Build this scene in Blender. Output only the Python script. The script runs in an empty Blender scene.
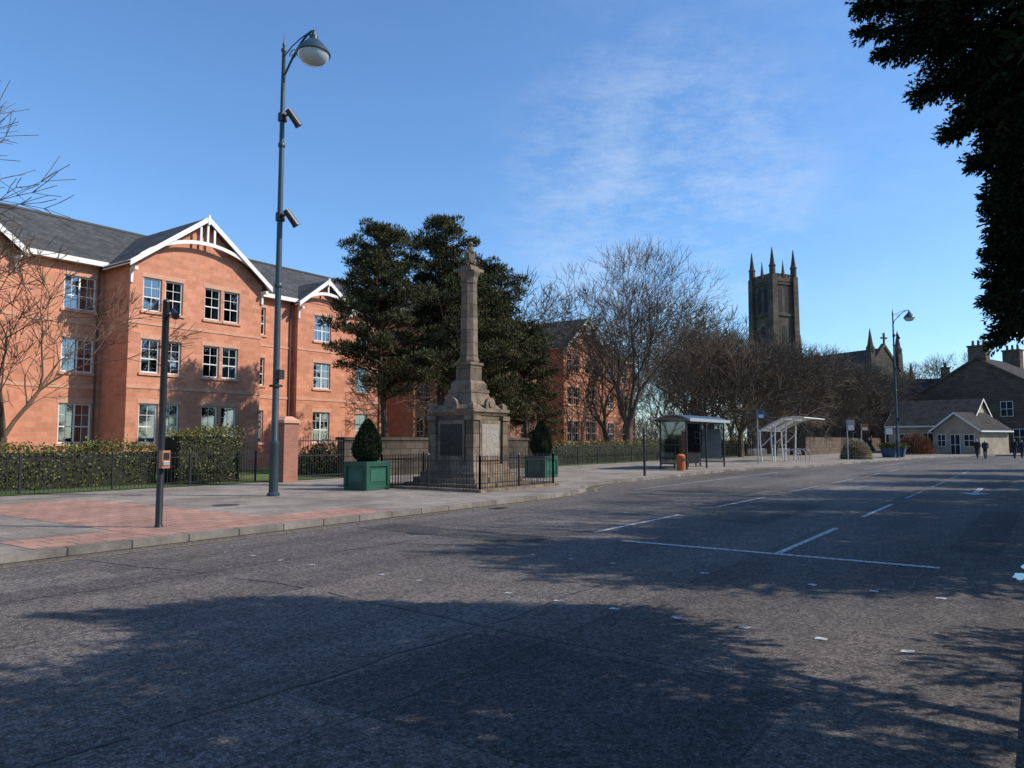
import bpy, math, random
import numpy as np
from mathutils import Vector
random.seed(7); rng=np.random.default_rng(7)
R=math.radians
scene=bpy.context.scene
# ------------------------------------------------------------------ helpers
# layout coordinates: s = metres along the street, t = metres across it (to the left), z up
def conv(p): return (-p[1],p[0],p[2])
class MB:
    def __init__(s): s.v=[];s.f=[];s.m=[]
    def quad(s,a,b,c,d,m=0):
        i=len(s.v); s.v+= [a,b,c,d]; s.f.append((i,i+1,i+2,i+3)); s.m.append(m)
    def tri(s,a,b,c,m=0):
        i=len(s.v); s.v+= [a,b,c]; s.f.append((i,i+1,i+2)); s.m.append(m)
    def box(s,x0,x1,y0,y1,z0,z1,m=0):
        i=len(s.v)
        s.v+=[(x0,y0,z0),(x1,y0,z0),(x1,y1,z0),(x0,y1,z0),(x0,y0,z1),(x1,y0,z1),(x1,y1,z1),(x0,y1,z1)]
        for f in ((0,3,2,1),(4,5,6,7),(0,1,5,4),(1,2,6,5),(2,3,7,6),(3,0,4,7)):
            s.f.append(tuple(i+k for k in f)); s.m.append(m)
    def cbox(s,cx,cy,z0,z1,w,d=None,m=0):
        d=w if d is None else d
        s.box(cx-w/2,cx+w/2,cy-d/2,cy+d/2,z0,z1,m)
    def frus(s,cx,cy,z0,z1,w0,w1,d0=None,d1=None,m=0):
        d0=w0 if d0 is None else d0; d1=w1 if d1 is None else d1
        i=len(s.v)
        for z,w,d in((z0,w0,d0),(z1,w1,d1)):
            s.v+=[(cx-w/2,cy-d/2,z),(cx+w/2,cy-d/2,z),(cx+w/2,cy+d/2,z),(cx-w/2,cy+d/2,z)]
        for f in ((0,3,2,1),(4,5,6,7),(0,1,5,4),(1,2,6,5),(2,3,7,6),(3,0,4,7)):
            s.f.append(tuple(i+k for k in f)); s.m.append(m)
    def tube(s,p0,p1,r0,r1,n=6,m=0,cap=True):
        p0=Vector(p0);p1=Vector(p1);d=p1-p0
        if d.length<1e-6: return
        d.normalize(); a=d.orthogonal().normalized(); b=d.cross(a); i=len(s.v)
        for p,r in((p0,r0),(p1,r1)):
            for k in range(n):
                an=2*math.pi*k/n; q=p+a*(math.cos(an)*r)+b*(math.sin(an)*r); s.v.append((q.x,q.y,q.z))
        for k in range(n):
            s.f.append((i+k,i+(k+1)%n,i+n+(k+1)%n,i+n+k)); s.m.append(m)
        if cap:
            s.f.append(tuple(i+n-1-k for k in range(n))); s.m.append(m)
            s.f.append(tuple(i+n+k for k in range(n))); s.m.append(m)
    def path(s,pts,r,n=6,m=0):
        for a,b in zip(pts[:-1],pts[1:]): s.tube(a,b,r,r,n,m)
    def lathe(s,cx,cy,prof,n=16,m=0,ph=0.0):
        i=len(s.v)
        for r,z in prof:
            for k in range(n):
                an=2*math.pi*k/n+ph; s.v.append((cx+r*math.cos(an),cy+r*math.sin(an),z))
        for j in range(len(prof)-1):
            for k in range(n):
                a=i+j*n+k;b=i+j*n+(k+1)%n; s.f.append((a,b,b+n,a+n)); s.m.append(m)
        s.f.append(tuple(i+n-1-k for k in range(n))); s.m.append(m)
        s.f.append(tuple(i+(len(prof)-1)*n+k for k in range(n))); s.m.append(m)
def finish(mb,name,mats,parent=None,origin=(0,0,0),raw=False,smooth=False,bevel=0):
    v=[(p[0]-origin[0],p[1]-origin[1],p[2]-origin[2]) for p in mb.v]
    if not raw: v=[conv(p) for p in v]
    me=bpy.data.meshes.new(name); me.from_pydata(v,[],mb.f)
    for m in mats: me.materials.append(m)
    me.polygons.foreach_set('material_index',mb.m)
    if smooth: me.polygons.foreach_set('use_smooth',[True]*len(mb.f))
    me.update()
    o=bpy.data.objects.new(name,me); scene.collection.objects.link(o)
    if smooth:
        try: me.set_sharp_from_angle(angle=R(40))
        except Exception: pass
    if parent: o.parent=parent
    else: o.location=conv(origin)
    if bevel:
        b=o.modifiers.new('bevel','BEVEL'); b.width=bevel; b.segments=2; b.limit_method='ANGLE'
    return o
def group(name,s,t,z=0,rot=0):
    e=bpy.data.objects.new(name,None); scene.collection.objects.link(e)
    e.location=conv((s,t,z)); e.rotation_euler=(0,0,rot); e.empty_display_size=.3
    e['o']=(float(s),float(t),float(z)); return e
def part(g,name,mb,mats,ab=False,**k):
    return finish(mb,name,mats,parent=g,origin=tuple(g['o']) if ab else (0,0,0),**k)
def clone(g,s,t,z=0,rot=0,sc=1,scz=None):
    e=bpy.data.objects.new(g.name.split('.')[0],None); scene.collection.objects.link(e)
    e.location=conv((s,t,z)); e.rotation_euler=(0,0,rot); e.scale=(sc,sc,scz or sc); e.empty_display_size=.3
    for c in g.children:
        o=c.copy(); scene.collection.objects.link(o); o.parent=e
    return e
# ------------------------------------------------------------------ materials
def newmat(name):
    m=bpy.data.materials.new(name); m.use_nodes=True; nt=m.node_tree
    return m,nt,nt.nodes['Principled BSDF']
def N(nt,typ,**k):
    n=nt.nodes.new(typ)
    for a,b in k.items(): setattr(n,a,b)
    return n
def noise(nt,vec,scale,detail=4,rough=.6):
    n=N(nt,'ShaderNodeTexNoise'); n.inputs['Scale'].default_value=scale; n.inputs['Detail'].default_value=detail
    n.inputs['Roughness'].default_value=rough; nt.links.new(vec,n.inputs['Vector']); return n.outputs['Fac']
def ramp(nt,fac,stops):
    r=N(nt,'ShaderNodeValToRGB'); el=r.color_ramp.elements
    while len(el)<len(stops): el.new(.5)
    for e,(p,c) in zip(el,stops):
        e.position=p; e.color=(c[0],c[1],c[2],1) if hasattr(c,'__len__') else (c,c,c,1)
    nt.links.new(fac,r.inputs[0]); return r.outputs[0]
def mul(nt,a,b,f=1.0,mode='MULTIPLY'):
    n=N(nt,'ShaderNodeMixRGB',blend_type=mode); n.inputs[0].default_value=f
    for i,x in((1,a),(2,b)):
        if hasattr(x,'default_value'): nt.links.new(x,n.inputs[i])
        else: n.inputs[i].default_value=(x[0],x[1],x[2],1)
    return n.outputs[0]
def bump(nt,h,p,strength=.3,dist=.02):
    b=N(nt,'ShaderNodeBump'); b.inputs['Strength'].default_value=strength; b.inputs['Distance'].default_value=dist
    nt.links.new(h,b.inputs['Height']); nt.links.new(b.outputs[0],p.inputs['Normal'])
def M(name,c,rough=.8,var=.2,scale=4,metal=0,bmp=0,bscale=40,spec=None,island=0):
    m,nt,p=newmat(name); tc=N(nt,'ShaderNodeTexCoord').outputs['Object']
    col=ramp(nt,noise(nt,tc,scale,6),[(.3,[x*(1-var) for x in c]),(.7,[min(1,x*(1+var)) for x in c])])
    if island:
        g=N(nt,'ShaderNodeNewGeometry').outputs['Random Per Island']
        col=mul(nt,col,ramp(nt,g,[(0,1-island),(1,1+island)]))
    nt.links.new(col,p.inputs['Base Color'])
    p.inputs['Roughness'].default_value=rough; p.inputs['Metallic'].default_value=metal
    if spec is not None: p.inputs['Specular IOR Level'].default_value=spec
    if bmp: bump(nt,noise(nt,tc,bscale,4),p,bmp)
    return m
def brickmat(name,c1,c2,mortar,bw,bh,ms=.012,axes='sum',rough=.85,var=.2,bstr=.3,vscale=1.2,spec=.5,stain=0):
    m,nt,p=newmat(name); tc=N(nt,'ShaderNodeTexCoord').outputs['Object']
    sp=N(nt,'ShaderNodeSeparateXYZ'); nt.links.new(tc,sp.inputs[0])
    cb=N(nt,'ShaderNodeCombineXYZ')
    if axes=='sum':
        a=N(nt,'ShaderNodeMath',operation='ADD'); nt.links.new(sp.outputs[0],a.inputs[0]); nt.links.new(sp.outputs[1],a.inputs[1])
        nt.links.new(a.outputs[0],cb.inputs[0]); nt.links.new(sp.outputs[2],cb.inputs[1])
    elif axes=='yz': nt.links.new(sp.outputs[1],cb.inputs[0]); nt.links.new(sp.outputs[2],cb.inputs[1])
    elif axes=='xz': nt.links.new(sp.outputs[0],cb.inputs[0]); nt.links.new(sp.outputs[2],cb.inputs[1])
    else: nt.links.new(sp.outputs[1],cb.inputs[0]); nt.links.new(sp.outputs[0],cb.inputs[1])
    b=N(nt,'ShaderNodeTexBrick'); nt.links.new(cb.outputs[0],b.inputs['Vector'])
    b.inputs['Scale'].default_value=1; b.inputs['Brick Width'].default_value=bw; b.inputs['Row Height'].default_value=bh
    b.inputs['Mortar Size'].default_value=ms; b.inputs['Mortar Smooth'].default_value=.2
    for k,c in(('Color1',c1),('Color2',c2),('Mortar',mortar)): b.inputs[k].default_value=(*c,1)
    v=ramp(nt,noise(nt,tc,vscale,6,.65),[(.25,1-var),(.75,1+var)])
    c=mul(nt,b.outputs['Color'],v)
    if stain:
        c=mul(nt,c,ramp(nt,noise(nt,tc,.45,7,.7),[(.38,1-stain),(.58,1)])); c=mul(nt,c,ramp(nt,noise(nt,tc,14,4,.8),[(.3,1-stain*.6),(.6,1.08)]))
    nt.links.new(c,p.inputs['Base Color']); p.inputs['Roughness'].default_value=rough; p.inputs['Specular IOR Level'].default_value=spec
    inv=N(nt,'ShaderNodeMath',operation='SUBTRACT'); inv.inputs[0].default_value=1; nt.links.new(b.outputs['Fac'],inv.inputs[1])
    bump(nt,inv.outputs[0],p,bstr,.01)
    return m
def asphalt(name='asphalt',base=(.132,.114,.100),k=1.0):
    m,nt,p=newmat(name); tc=N(nt,'ShaderNodeTexCoord').outputs['Object']
    mp=N(nt,'ShaderNodeMapping'); mp.inputs['Scale'].default_value=(1,.16,1); nt.links.new(tc,mp.inputs[0])
    big=ramp(nt,noise(nt,mp.outputs[0],.8,5,.6),[(.3,.66),(.7,1.25)])
    mid=ramp(nt,noise(nt,tc,2.5,6,.75),[(.3,.80),(.7,1.18)])
    fine=ramp(nt,noise(nt,tc,60,3,.8),[(.3,.32),(.52,.85),(.72,2.6)])
    vo=N(nt,'ShaderNodeTexVoronoi'); vo.inputs['Scale'].default_value=34; nt.links.new(tc,vo.inputs['Vector'])
    chips=ramp(nt,vo.outputs['Color'],[(.15,.55),(.85,1.5)])
    c=mul(nt,mul(nt,mul(nt,[x*k for x in base],big),mid),fine); c=mul(nt,c,chips)
    br=N(nt,'ShaderNodeTexBrick'); sp=N(nt,'ShaderNodeSeparateXYZ'); nt.links.new(tc,sp.inputs[0]); cb=N(nt,'ShaderNodeCombineXYZ')
    nt.links.new(sp.outputs[1],cb.inputs[0]); nt.links.new(sp.outputs[0],cb.inputs[1]); nt.links.new(cb.outputs[0],br.inputs['Vector'])
    br.inputs['Scale'].default_value=1; br.inputs['Brick Width'].default_value=13; br.inputs['Row Height'].default_value=3.3; br.inputs['Mortar Size'].default_value=.012
    br.inputs['Color1'].default_value=(.80,.80,.80,1); br.inputs['Color2'].default_value=(1.15,1.15,1.15,1); br.inputs['Mortar'].default_value=(.5,.5,.5,1)
    c=mul(nt,c,br.outputs['Color'],.8)
    nt.links.new(c,p.inputs['Base Color']); p.inputs['Roughness'].default_value=.82; p.inputs['Specular IOR Level'].default_value=.2
    bump(nt,noise(nt,tc,50,4,.8),p,.6,.012); return m
def roadpaint(name,c,lo=.38,hi=.52):
    m,nt,p=newmat(name); tc=N(nt,'ShaderNodeTexCoord').outputs['Object']
    w=ramp(nt,noise(nt,tc,18,6,.8),[(lo,.17),(hi,1)])
    nt.links.new(mul(nt,w,c),p.inputs['Base Color']); p.inputs['Roughness'].default_value=.7; return m
def glassmat(name,tint=(.5,.6,.65),tr=.35):
    m,nt,p=newmat(name); nt.nodes.remove(p); out=nt.nodes['Material Output']
    t=N(nt,'ShaderNodeBsdfTransparent'); t.inputs[0].default_value=(*tint,1)
    g=N(nt,'ShaderNodeBsdfGlossy'); g.inputs['Roughness'].default_value=.03; g.inputs[0].default_value=(.85,.9,.95,1)
    f=N(nt,'ShaderNodeFresnel'); f.inputs[0].default_value=1.5
    a=N(nt,'ShaderNodeMath',operation='ADD'); a.inputs[1].default_value=tr; nt.links.new(f.outputs[0],a.inputs[0])
    mx=N(nt,'ShaderNodeMixShader'); nt.links.new(a.outputs[0],mx.inputs[0]); nt.links.new(t.outputs[0],mx.inputs[1]); nt.links.new(g.outputs[0],mx.inputs[2])
    nt.links.new(mx.outputs[0],out.inputs[0]); return m
def grassmat():
    m,nt,p=newmat('grass'); tc=N(nt,'ShaderNodeTexCoord').outputs['Object']
    a=ramp(nt,noise(nt,tc,.7,6,.7),[(.3,(.07,.12,.025)),(.7,(.13,.19,.045))])
    b=ramp(nt,noise(nt,tc,30,4,.8),[(.3,.55),(.7,1.4)])
    nt.links.new(mul(nt,a,b),p.inputs['Base Color']); p.inputs['Roughness'].default_value=.95
    bump(nt,noise(nt,tc,25,4,.8),p,.8,.05); return m
m_asph=asphalt(); m_asphd=asphalt('asphalt_repair',(.085,.077,.07)); m_asphl=asphalt('asphalt_old_patch',(.17,.148,.13))
m_white=roadpaint('worn_white_paint',(.72,.72,.70),.42,.58); m_yel=roadpaint('worn_yellow_paint',(.42,.30,.14),.42,.62); m_faint=roadpaint('very_worn_white_paint',(.6,.6,.58),.47,.6)
m_seam=M('tar_seam',(.02,.02,.021),.6); m_grass=grassmat()
m_slab=brickmat('paving_slabs',(.33,.28,.23),(.265,.228,.19),(.12,.11,.10),.75,.6,.012,'xy',.9,.2,.15,1.5,.2,.35)
m_tact=brickmat('tactile_paving',(.46,.26,.19),(.37,.215,.16),(.2,.13,.10),.4,.4,.016,'xy',.9,.2,.3,1.5,.2,.25)
m_kerb=brickmat('kerb_stone',(.27,.24,.205),(.19,.17,.15),(.06,.06,.055),.9,5,.014,'yz',.9,.3,.2,2,.2,.4)
m_wall=brickmat('red_sandstone_block',(.64,.265,.16),(.50,.20,.115),(.46,.27,.19),.44,.215,.012,'sum',.9,.18,.3,1.2,.3,.10)
m_trimstone=M('red_cast_stone',(.56,.29,.19),.85,.12)
m_roofy=brickmat('slate_roof',(.095,.092,.092),(.06,.059,.06),(.03,.03,.03),.32,.13,.008,'yz',.85,.3,.4,1.2,.15)
m_roofx=brickmat('slate_roof_gable',(.095,.092,.092),(.06,.059,.06),(.03,.03,.03),.32,.13,.008,'xz',.85,.3,.4,1.2,.15)
m_roofd=M('dark_slate',(.06,.056,.052),.95,.35,1.5,spec=.05)
m_pwhite=M('white_woodwork',(.74,.72,.67),.55,.08,2)
m_glass=glassmat('window_glass',(.5,.58,.62),.2); m_clear=glassmat('shelter_glass',(.75,.82,.84),.06)
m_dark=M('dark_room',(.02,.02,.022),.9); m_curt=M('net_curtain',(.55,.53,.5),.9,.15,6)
m_stone=brickmat('weathered_sandstone',(.23,.175,.125),(.15,.115,.082),(.08,.065,.05),.9,.42,.012,'sum',.95,.5,.3,2.0,.1,.3)
m_stone2=M('weathered_stone_carving',(.195,.15,.108),.95,.5,3,bmp=.5,bscale=22,spec=.1)
m_bronze=M('dark_plaque',(.03,.027,.023),.55,.4,9,metal=.2); m_insc=M('pale_inscription_panel',(.27,.24,.2),.8,.35,14,bmp=.6,bscale=30)
m_black=M('black_ironwork',(.014,.014,.016),.45,.2)
m_pipe=M('downpipe_brown',(.12,.06,.04),.6,.2)
m_bluegrey=M('lamp_column_paint',(.03,.052,.062),.4,.2)
m_green=M('green_planter_paint',(.012,.075,.05),.5,.25,3)
m_bark=M('bark',(.115,.09,.068),.95,.35,6,bmp=.6,bscale=18,spec=.1); m_twig=M('twigs',(.125,.08,.055),.95,.3,2,spec=.05); m_haze=M('twigs_grey_brown',(.15,.115,.09),1,.35,.2,spec=0)
m_pbark=M('pine_bark',(.10,.068,.05),.95,.35,6,bmp=.6,spec=.1)
m_pine=M('pine_needles',(.066,.064,.03),.9,.5,.9,island=.6,spec=.05)
m_cyp=M('cypress_foliage',(.022,.033,.015),.9,.35,1.5,island=.5,spec=.05)
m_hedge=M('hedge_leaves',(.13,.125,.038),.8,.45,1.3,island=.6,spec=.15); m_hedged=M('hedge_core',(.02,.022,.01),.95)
m_topi=M('topiary_leaves',(.03,.048,.02),.8,.3,5,island=.5,spec=.1)
m_dstone=brickmat('dark_church_stone',(.12,.098,.078),(.082,.068,.055),(.06,.05,.045),1.1,.5,.02,'sum',1,.35,.2,.4,.05)
m_hstone=brickmat('house_stone',(.14,.105,.078),(.095,.073,.056),(.06,.05,.045),.7,.35,.02,'sum',.95,.3,.2,.6,.05)
m_wstone=brickmat('boundary_wall_stone_shaded',(.10,.08,.062),(.065,.052,.042),(.04,.035,.03),.6,.28,.02,'sum',.95,.4,.3,1.2,.05,.3)  # stone colour darkened to stand in for the pines' shade on this wall
m_cream=M('cream_render',(.33,.275,.20),.9,.3,.8)
m_lens=M('frosted_lantern_bowl',(.45,.5,.55),.15,.05,3)
m_grey=M('galvanised_grey',(.35,.36,.37),.45,.1,metal=.3)
m_orange=M('orange_plastic',(.5,.12,.03),.5,.1)
m_redbrick=brickmat('red_brick_pier',(.36,.13,.08),(.29,.105,.065),(.25,.18,.14),.225,.075,.01,'sum',.9,.2,.3)
# ------------------------------------------------------------------ world, sun, camera
SUN_AZ=60; SUN_EL=38
w=bpy.data.worlds.new("World"); scene.world=w; w.use_nodes=True; nt=w.node_tree; bg=nt.nodes['Background']
sky=N(nt,'ShaderNodeTexSky',sky_type='NISHITA'); sky.sun_disc=False; sky.sun_elevation=R(SUN_EL); sky.sun_rotation=R(SUN_AZ)
sky.air_density=1.1; sky.dust_density=.4; sky.ozone_density=3.2; sky.altitude=50
tc=N(nt,'ShaderNodeTexCoord').outputs['Generated']
mp=N(nt,'ShaderNodeMapping'); mp.inputs['Rotation'].default_value=(0,R(25),R(-20)); mp.inputs['Scale'].default_value=(3.0,2.2,7.0); nt.links.new(tc,mp.inputs[0])
n1=noise(nt,mp.outputs[0],2.3,12,.72); cl=ramp(nt,n1,[(.43,0),(.9,1)])
def dotmask(d,a,b):
    v=N(nt,'ShaderNodeVectorMath',operation='DOT_PRODUCT'); nt.links.new(tc,v.inputs[0]); v.inputs[1].default_value=Vector(d).normalized()
    r=N(nt,'ShaderNodeMapRange',interpolation_type='SMOOTHSTEP'); nt.links.new(v.outputs['Value'],r.inputs[0]); r.inputs[1].default_value=a; r.inputs[2].default_value=b; return r.outputs[0]
mk=N(nt,'ShaderNodeMath',operation='MAXIMUM'); nt.links.new(dotmask((-.375,.86,.30),.967,.999),mk.inputs[0])
mk2=N(nt,'ShaderNodeMath',operation='MULTIPLY'); nt.links.new(dotmask((-.1,.85,.42),.86,.99),mk2.inputs[0]); mk2.inputs[1].default_value=.2; nt.links.new(mk2.outputs[0],mk.inputs[1])
mk3=N(nt,'ShaderNodeMath',operation='MULTIPLY_ADD'); nt.links.new(mk.outputs[0],mk3.inputs[0]); mk3.inputs[1].default_value=.7; mk3.inputs[2].default_value=.02
cf=N(nt,'ShaderNodeMath',operation='MULTIPLY'); nt.links.new(cl,cf.inputs[0]); nt.links.new(mk3.outputs[0],cf.inputs[1])
tint=mul(nt,sky.outputs[0],(.84,1.10,1.34))
cmix=N(nt,'ShaderNodeMixRGB'); nt.links.new(cf.outputs[0],cmix.inputs[0]); nt.links.new(tint,cmix.inputs[1]); cmix.inputs[2].default_value=(5.2,5.9,6.8,1)
nt.links.new(cmix.outputs[0],bg.inputs[0]); bg.inputs[1].default_value=.15
sd=Vector((math.sin(R(SUN_AZ))*math.cos(R(SUN_EL)),math.cos(R(SUN_AZ))*math.cos(R(SUN_EL)),math.sin(R(SUN_EL))))
L=bpy.data.lights.new('sun','SUN'); L.energy=5.0; L.angle=R(.5); L.color=(1,.93,.82)
lo=bpy.data.objects.new('sun',L); scene.collection.objects.link(lo); lo.rotation_euler=(-sd).to_track_quat('-Z','Y').to_euler(); lo.location=(40,20,40)
cam=bpy.data.cameras.new('camera'); co=bpy.data.objects.new('camera',cam); scene.collection.objects.link(co); scene.camera=co
cam.sensor_width=36; cam.lens=26.2; cam.clip_start=.05; cam.clip_end=6000
co.location=(0,0,1.6); co.rotation_euler=(R(94.3),0,R(35.3))
scene.view_settings.view_transform='Standard'; scene.view_settings.look='None'; scene.view_settings.exposure=0
# ------------------------------------------------------------------ ground
mb=MB(); mb.quad((-3000,-3000,-.03),(3000,-3000,-.03),(3000,3000,-.03),(-3000,3000,-.03)); finish(mb,'ground',[m_grass])
KL=[(-60,11),(-20,11),(6,11),(12,11),(18.5,11),(20.2,11.5),(21.5,12.3),(23,12.8),(30,12.9),(38,12.9),(40,12.4),(42,11.7),(44,11.2),(52,10.7),(62,9.6),(75,8),(84,5.8),(91,2.6),(97,-2),(102,-9),(107,-22),(112,-60)]
KR=[(-60,.04),(-20,.04),(6,.04),(12,.04),(18.5,.04),(20,.04),(21,.04),(22,.04),(30,.04),(38,.04),(40,.04),(42,.04),(44,.04),(52,.04),(60,.04),(68,-.4),(74,-2),(80,-5),(85,-10),(89,-16),(93,-26),(97,-60)]
def offs(P,d):
    out=[]
    for i,p in enumerate(P):
        a=P[max(0,i-1)]; b=P[min(len(P)-1,i+1)]; ds,dt=b[0]-a[0],b[1]-a[1]; l=math.hypot(ds,dt)
        out.append((p[0]-dt/l*d,p[1]+ds/l*d))
    return out
def strip(mb,A,B,za,zb,m=0):
    for i in range(len(A)-1):
        mb.quad((*A[i],za),(*A[i+1],za),(*B[i+1],zb),(*B[i],zb),m)
mb=MB(); strip(mb,KR,KL,0,0); finish(mb,'road',[m_asph])
mb=MB()
def patch(s0,s1,t0,t1,m):
    j=lambda:random.uniform(-.06,.06)
    mb.quad((s0+j(),t0+j(),.002),(s1+j(),t0+j(),.002),(s1+j(),t1+j(),.002),(s0+j(),t1+j(),.002),m)
random.seed(3)
patch(3.2,5.0,1.3,3.9,0); patch(9.6,10.5,6.6,10.3,0); patch(12.0,13.1,7.0,8.4,1); patch(14.5,19.5,4.4,5.6,0); patch(22,25,7.2,9.8,0); patch(30,37,1.0,2.4,0); patch(26,33,4.2,5.8,1); patch(1,4.6,8.9,9.7,1); patch(33,36,9,11,0); patch(12.5,20,.5,1.2,0)
finish(mb,'road_repair_patches',[m_asphd,m_asphl])
for P,sg,nm in((KL,1,'kerb'),(KR,-1,'kerb')):
    mb=MB(); O=offs(P,.14*sg); strip(mb,P,O,.12,.125); strip(mb,P,P,0,.12)
    finish(mb,nm,[m_kerb])
mb=MB(); A=offs(KL,.14); B=[]
for i,p in enumerate(A): B.append((p[0],22.4) if p[0]<76 else (p[0]+(25 if p[0]>84 else 8),60 if p[0]<95 else 40))
strip(mb,A,B,.12,.12); finish(mb,'pavement',[m_slab])
mb=MB(); A=offs(KR,-.14); strip(mb,[(p[0],-3.0) if p[1]>-1 else (p[0]-2,p[1]-3) for p in KR],A,.12,.12); finish(mb,'pavement',[m_slab])
mb=MB(); mb.quad((-60,22.4,.14),(78,22.4,.14),(78,60,.14),(-60,60,.14)); finish(mb,'lawn',[m_grass])
mb=MB(); mb.box(6.3,9.2,11.15,19.5,.08,.126); mb.box(4.6,6.28,11.15,12.4,.08,.126); mb.box(9.22,11.4,11.15,12.4,.08,.126); finish(mb,'tactile_paving',[m_tact])
# painted markings
mb=MB()
def rect(s0,s1,t0,t1,z=.006,m=0): mb.quad((s0,t0,z),(s1,t0,z),(s1,t1,z),(s0,t1,z),m)
for k in range(6):
    rect(10.9+6.1*k,14.6+6.1*k,3.06,3.15,m=0 if k<2 else 2)
    rect(11.5+6.1*k,15.2+6.1*k,6.35,6.44,m=0 if k<2 else 2)
rect(10.75,10.88,1.1,5.5)
random.seed(9)
for k in range(16):
    t=.85+.62*k
    if t<10.6:
        far=t>3.6
        if not far or random.random()<.6: rect(6.41,6.49,t,t+.09,m=2 if far else 0)
        if k<9 and random.random()<.8: rect(8.73,8.81,t,t+.09,m=2 if far else 0)
rect(26.5,29.5,1.62,1.78); mb.tri((25.6,1.7,.006),(26.6,1.25,.006),(26.6,2.15,.006))
rect(-20,9.6,10.62,10.7,m=1)
for k in range(11,18): rect(k+.0,k+1,10.78,10.86,m=1)
K2=offs(KL,-.28); K3=offs(KL,-.38); strip(mb,K2[5:14],K3[5:14],.006,.006,1)
rect(22,38,10.7,10.8,m=2); rect(45,60,8.0,8.1,m=2)
finish(mb,'road_markings',[m_white,m_yel,m_faint])
mb=MB()
def seam(pts,wd=.035):
    for (a,b) in zip(pts[:-1],pts[1:]):
        n=max(2,int(math.hypot(b[0]-a[0],b[1]-a[1])/.2)); prev=None; dj=0
        for i in range(n+1):
            f=i/n; s=a[0]+(b[0]-a[0])*f; t=a[1]+(b[1]-a[1])*f; dj=max(-.09,min(.09,dj+random.uniform(-.03,.03))); j=dj if 0<i<n else 0; q=random.uniform(.25,1)*wd/2
            dx,dy=b[0]-a[0],b[1]-a[1]; l=math.hypot(dx,dy); nx,ny=-dy/l,dx/l
            cur=((s+nx*(j-q),t+ny*(j-q),.004),(s+nx*(j+q),t+ny*(j+q),.004))
            if prev and random.random()<.93: mb.quad(prev[0],cur[0],cur[1],prev[1])
            prev=cur
seam([(-2,4.35),(5.2,4.0),(5.1,1.2)],.03); seam([(5.2,4.0),(5.4,7.2),(4.9,10.6)],.025); seam([(12,8.9),(40,8.7)],.03); seam([(5.3,4.0),(9,4.1),(20,4.3)],.02); seam([(-3,8.4),(9,8.2)],.02); seam([(9,1.2),(16,1.4),(30,1.3)],.02)
finish(mb,'road_seams',[m_seam])
m_pud=M('puddle_water',(.02,.02,.02),.04,.1,spec=.8)
mb=MB()
for (cs,ct,a,b) in((10.7,.27,.3,.07),(11.5,.24,.2,.04)):
    i=len(mb.v); n=18
    for k in range(n):
        an=2*math.pi*k/n; q=random.uniform(.75,1.15); mb.v.append((cs+a*q*math.cos(an),ct+b*q*math.sin(an),.008))
    mb.f.append(tuple(range(i,i+n))); mb.m.append(0)
finish(mb,'puddle',[m_pud])
mb=MB()
for k in range(7): mb.box(14+k*.07,14.035+k*.07,10.3,10.6,.001,.007)
finish(mb,'drain_grating',[m_black])
m_iron=M('cast_iron_cover',(.05,.048,.045),.6,.4,30,bmp=.8,bscale=60)
for (s,t,z) in((9.8,8.8,.001),(17.5,3.9,.001),(10.2,15.2,.121)):
    mb=MB(); mb.lathe(0,0,[(.3,0),(.3,.006)],28); o=finish(mb,'manhole_cover',[m_iron],raw=True); o.location=conv((s,t,z))
# ------------------------------------------------------------------ foliage tools
def diamonds(pos,dr,ln,wd):
    n=len(pos); dr=dr/np.maximum(np.linalg.norm(dr,axis=1,keepdims=True),1e-6)
    rnd=rng.normal(size=(n,3)); side=np.cross(dr,rnd); side/=np.maximum(np.linalg.norm(side,axis=1,keepdims=True),1e-6)
    ln=np.broadcast_to(np.asarray(ln).reshape(-1,1),(n,1)); wd=np.broadcast_to(np.asarray(wd).reshape(-1,1),(n,1))
    v=np.stack([pos,pos+dr*ln*.45+side*wd,pos+dr*ln,pos+dr*ln*.45-side*wd],1).reshape(-1,3); return v
def leafmesh(name,v,mat):
    n=len(v)//4; me=bpy.data.meshes.new(name); me.vertices.add(len(v)); me.vertices.foreach_set('co',v.astype(np.float32).ravel())
    me.loops.add(len(v)); me.loops.foreach_set('vertex_index',np.arange(len(v),dtype=np.int32))
    me.polygons.add(n); me.polygons.foreach_set('loop_start',np.arange(0,len(v),4,dtype=np.int32))
    try: me.polygons.foreach_set('loop_total',np.full(n,4,dtype=np.int32))
    except Exception: pass
    me.materials.append(mat); me.update(calc_edges=True); me.validate(); return me
def leafpart(g,name,v,mat,raw=True):
    if not raw: v=np.stack([-v[:,1],v[:,0],v[:,2]],1)
    o=bpy.data.objects.new(name,leafmesh(name,v,mat)); scene.collection.objects.link(o)
    if g: o.parent=g
    return o
def unit(n): 
    a=rng.normal(size=(n,3)); return a/np.linalg.norm(a,axis=1,keepdims=True)
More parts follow.
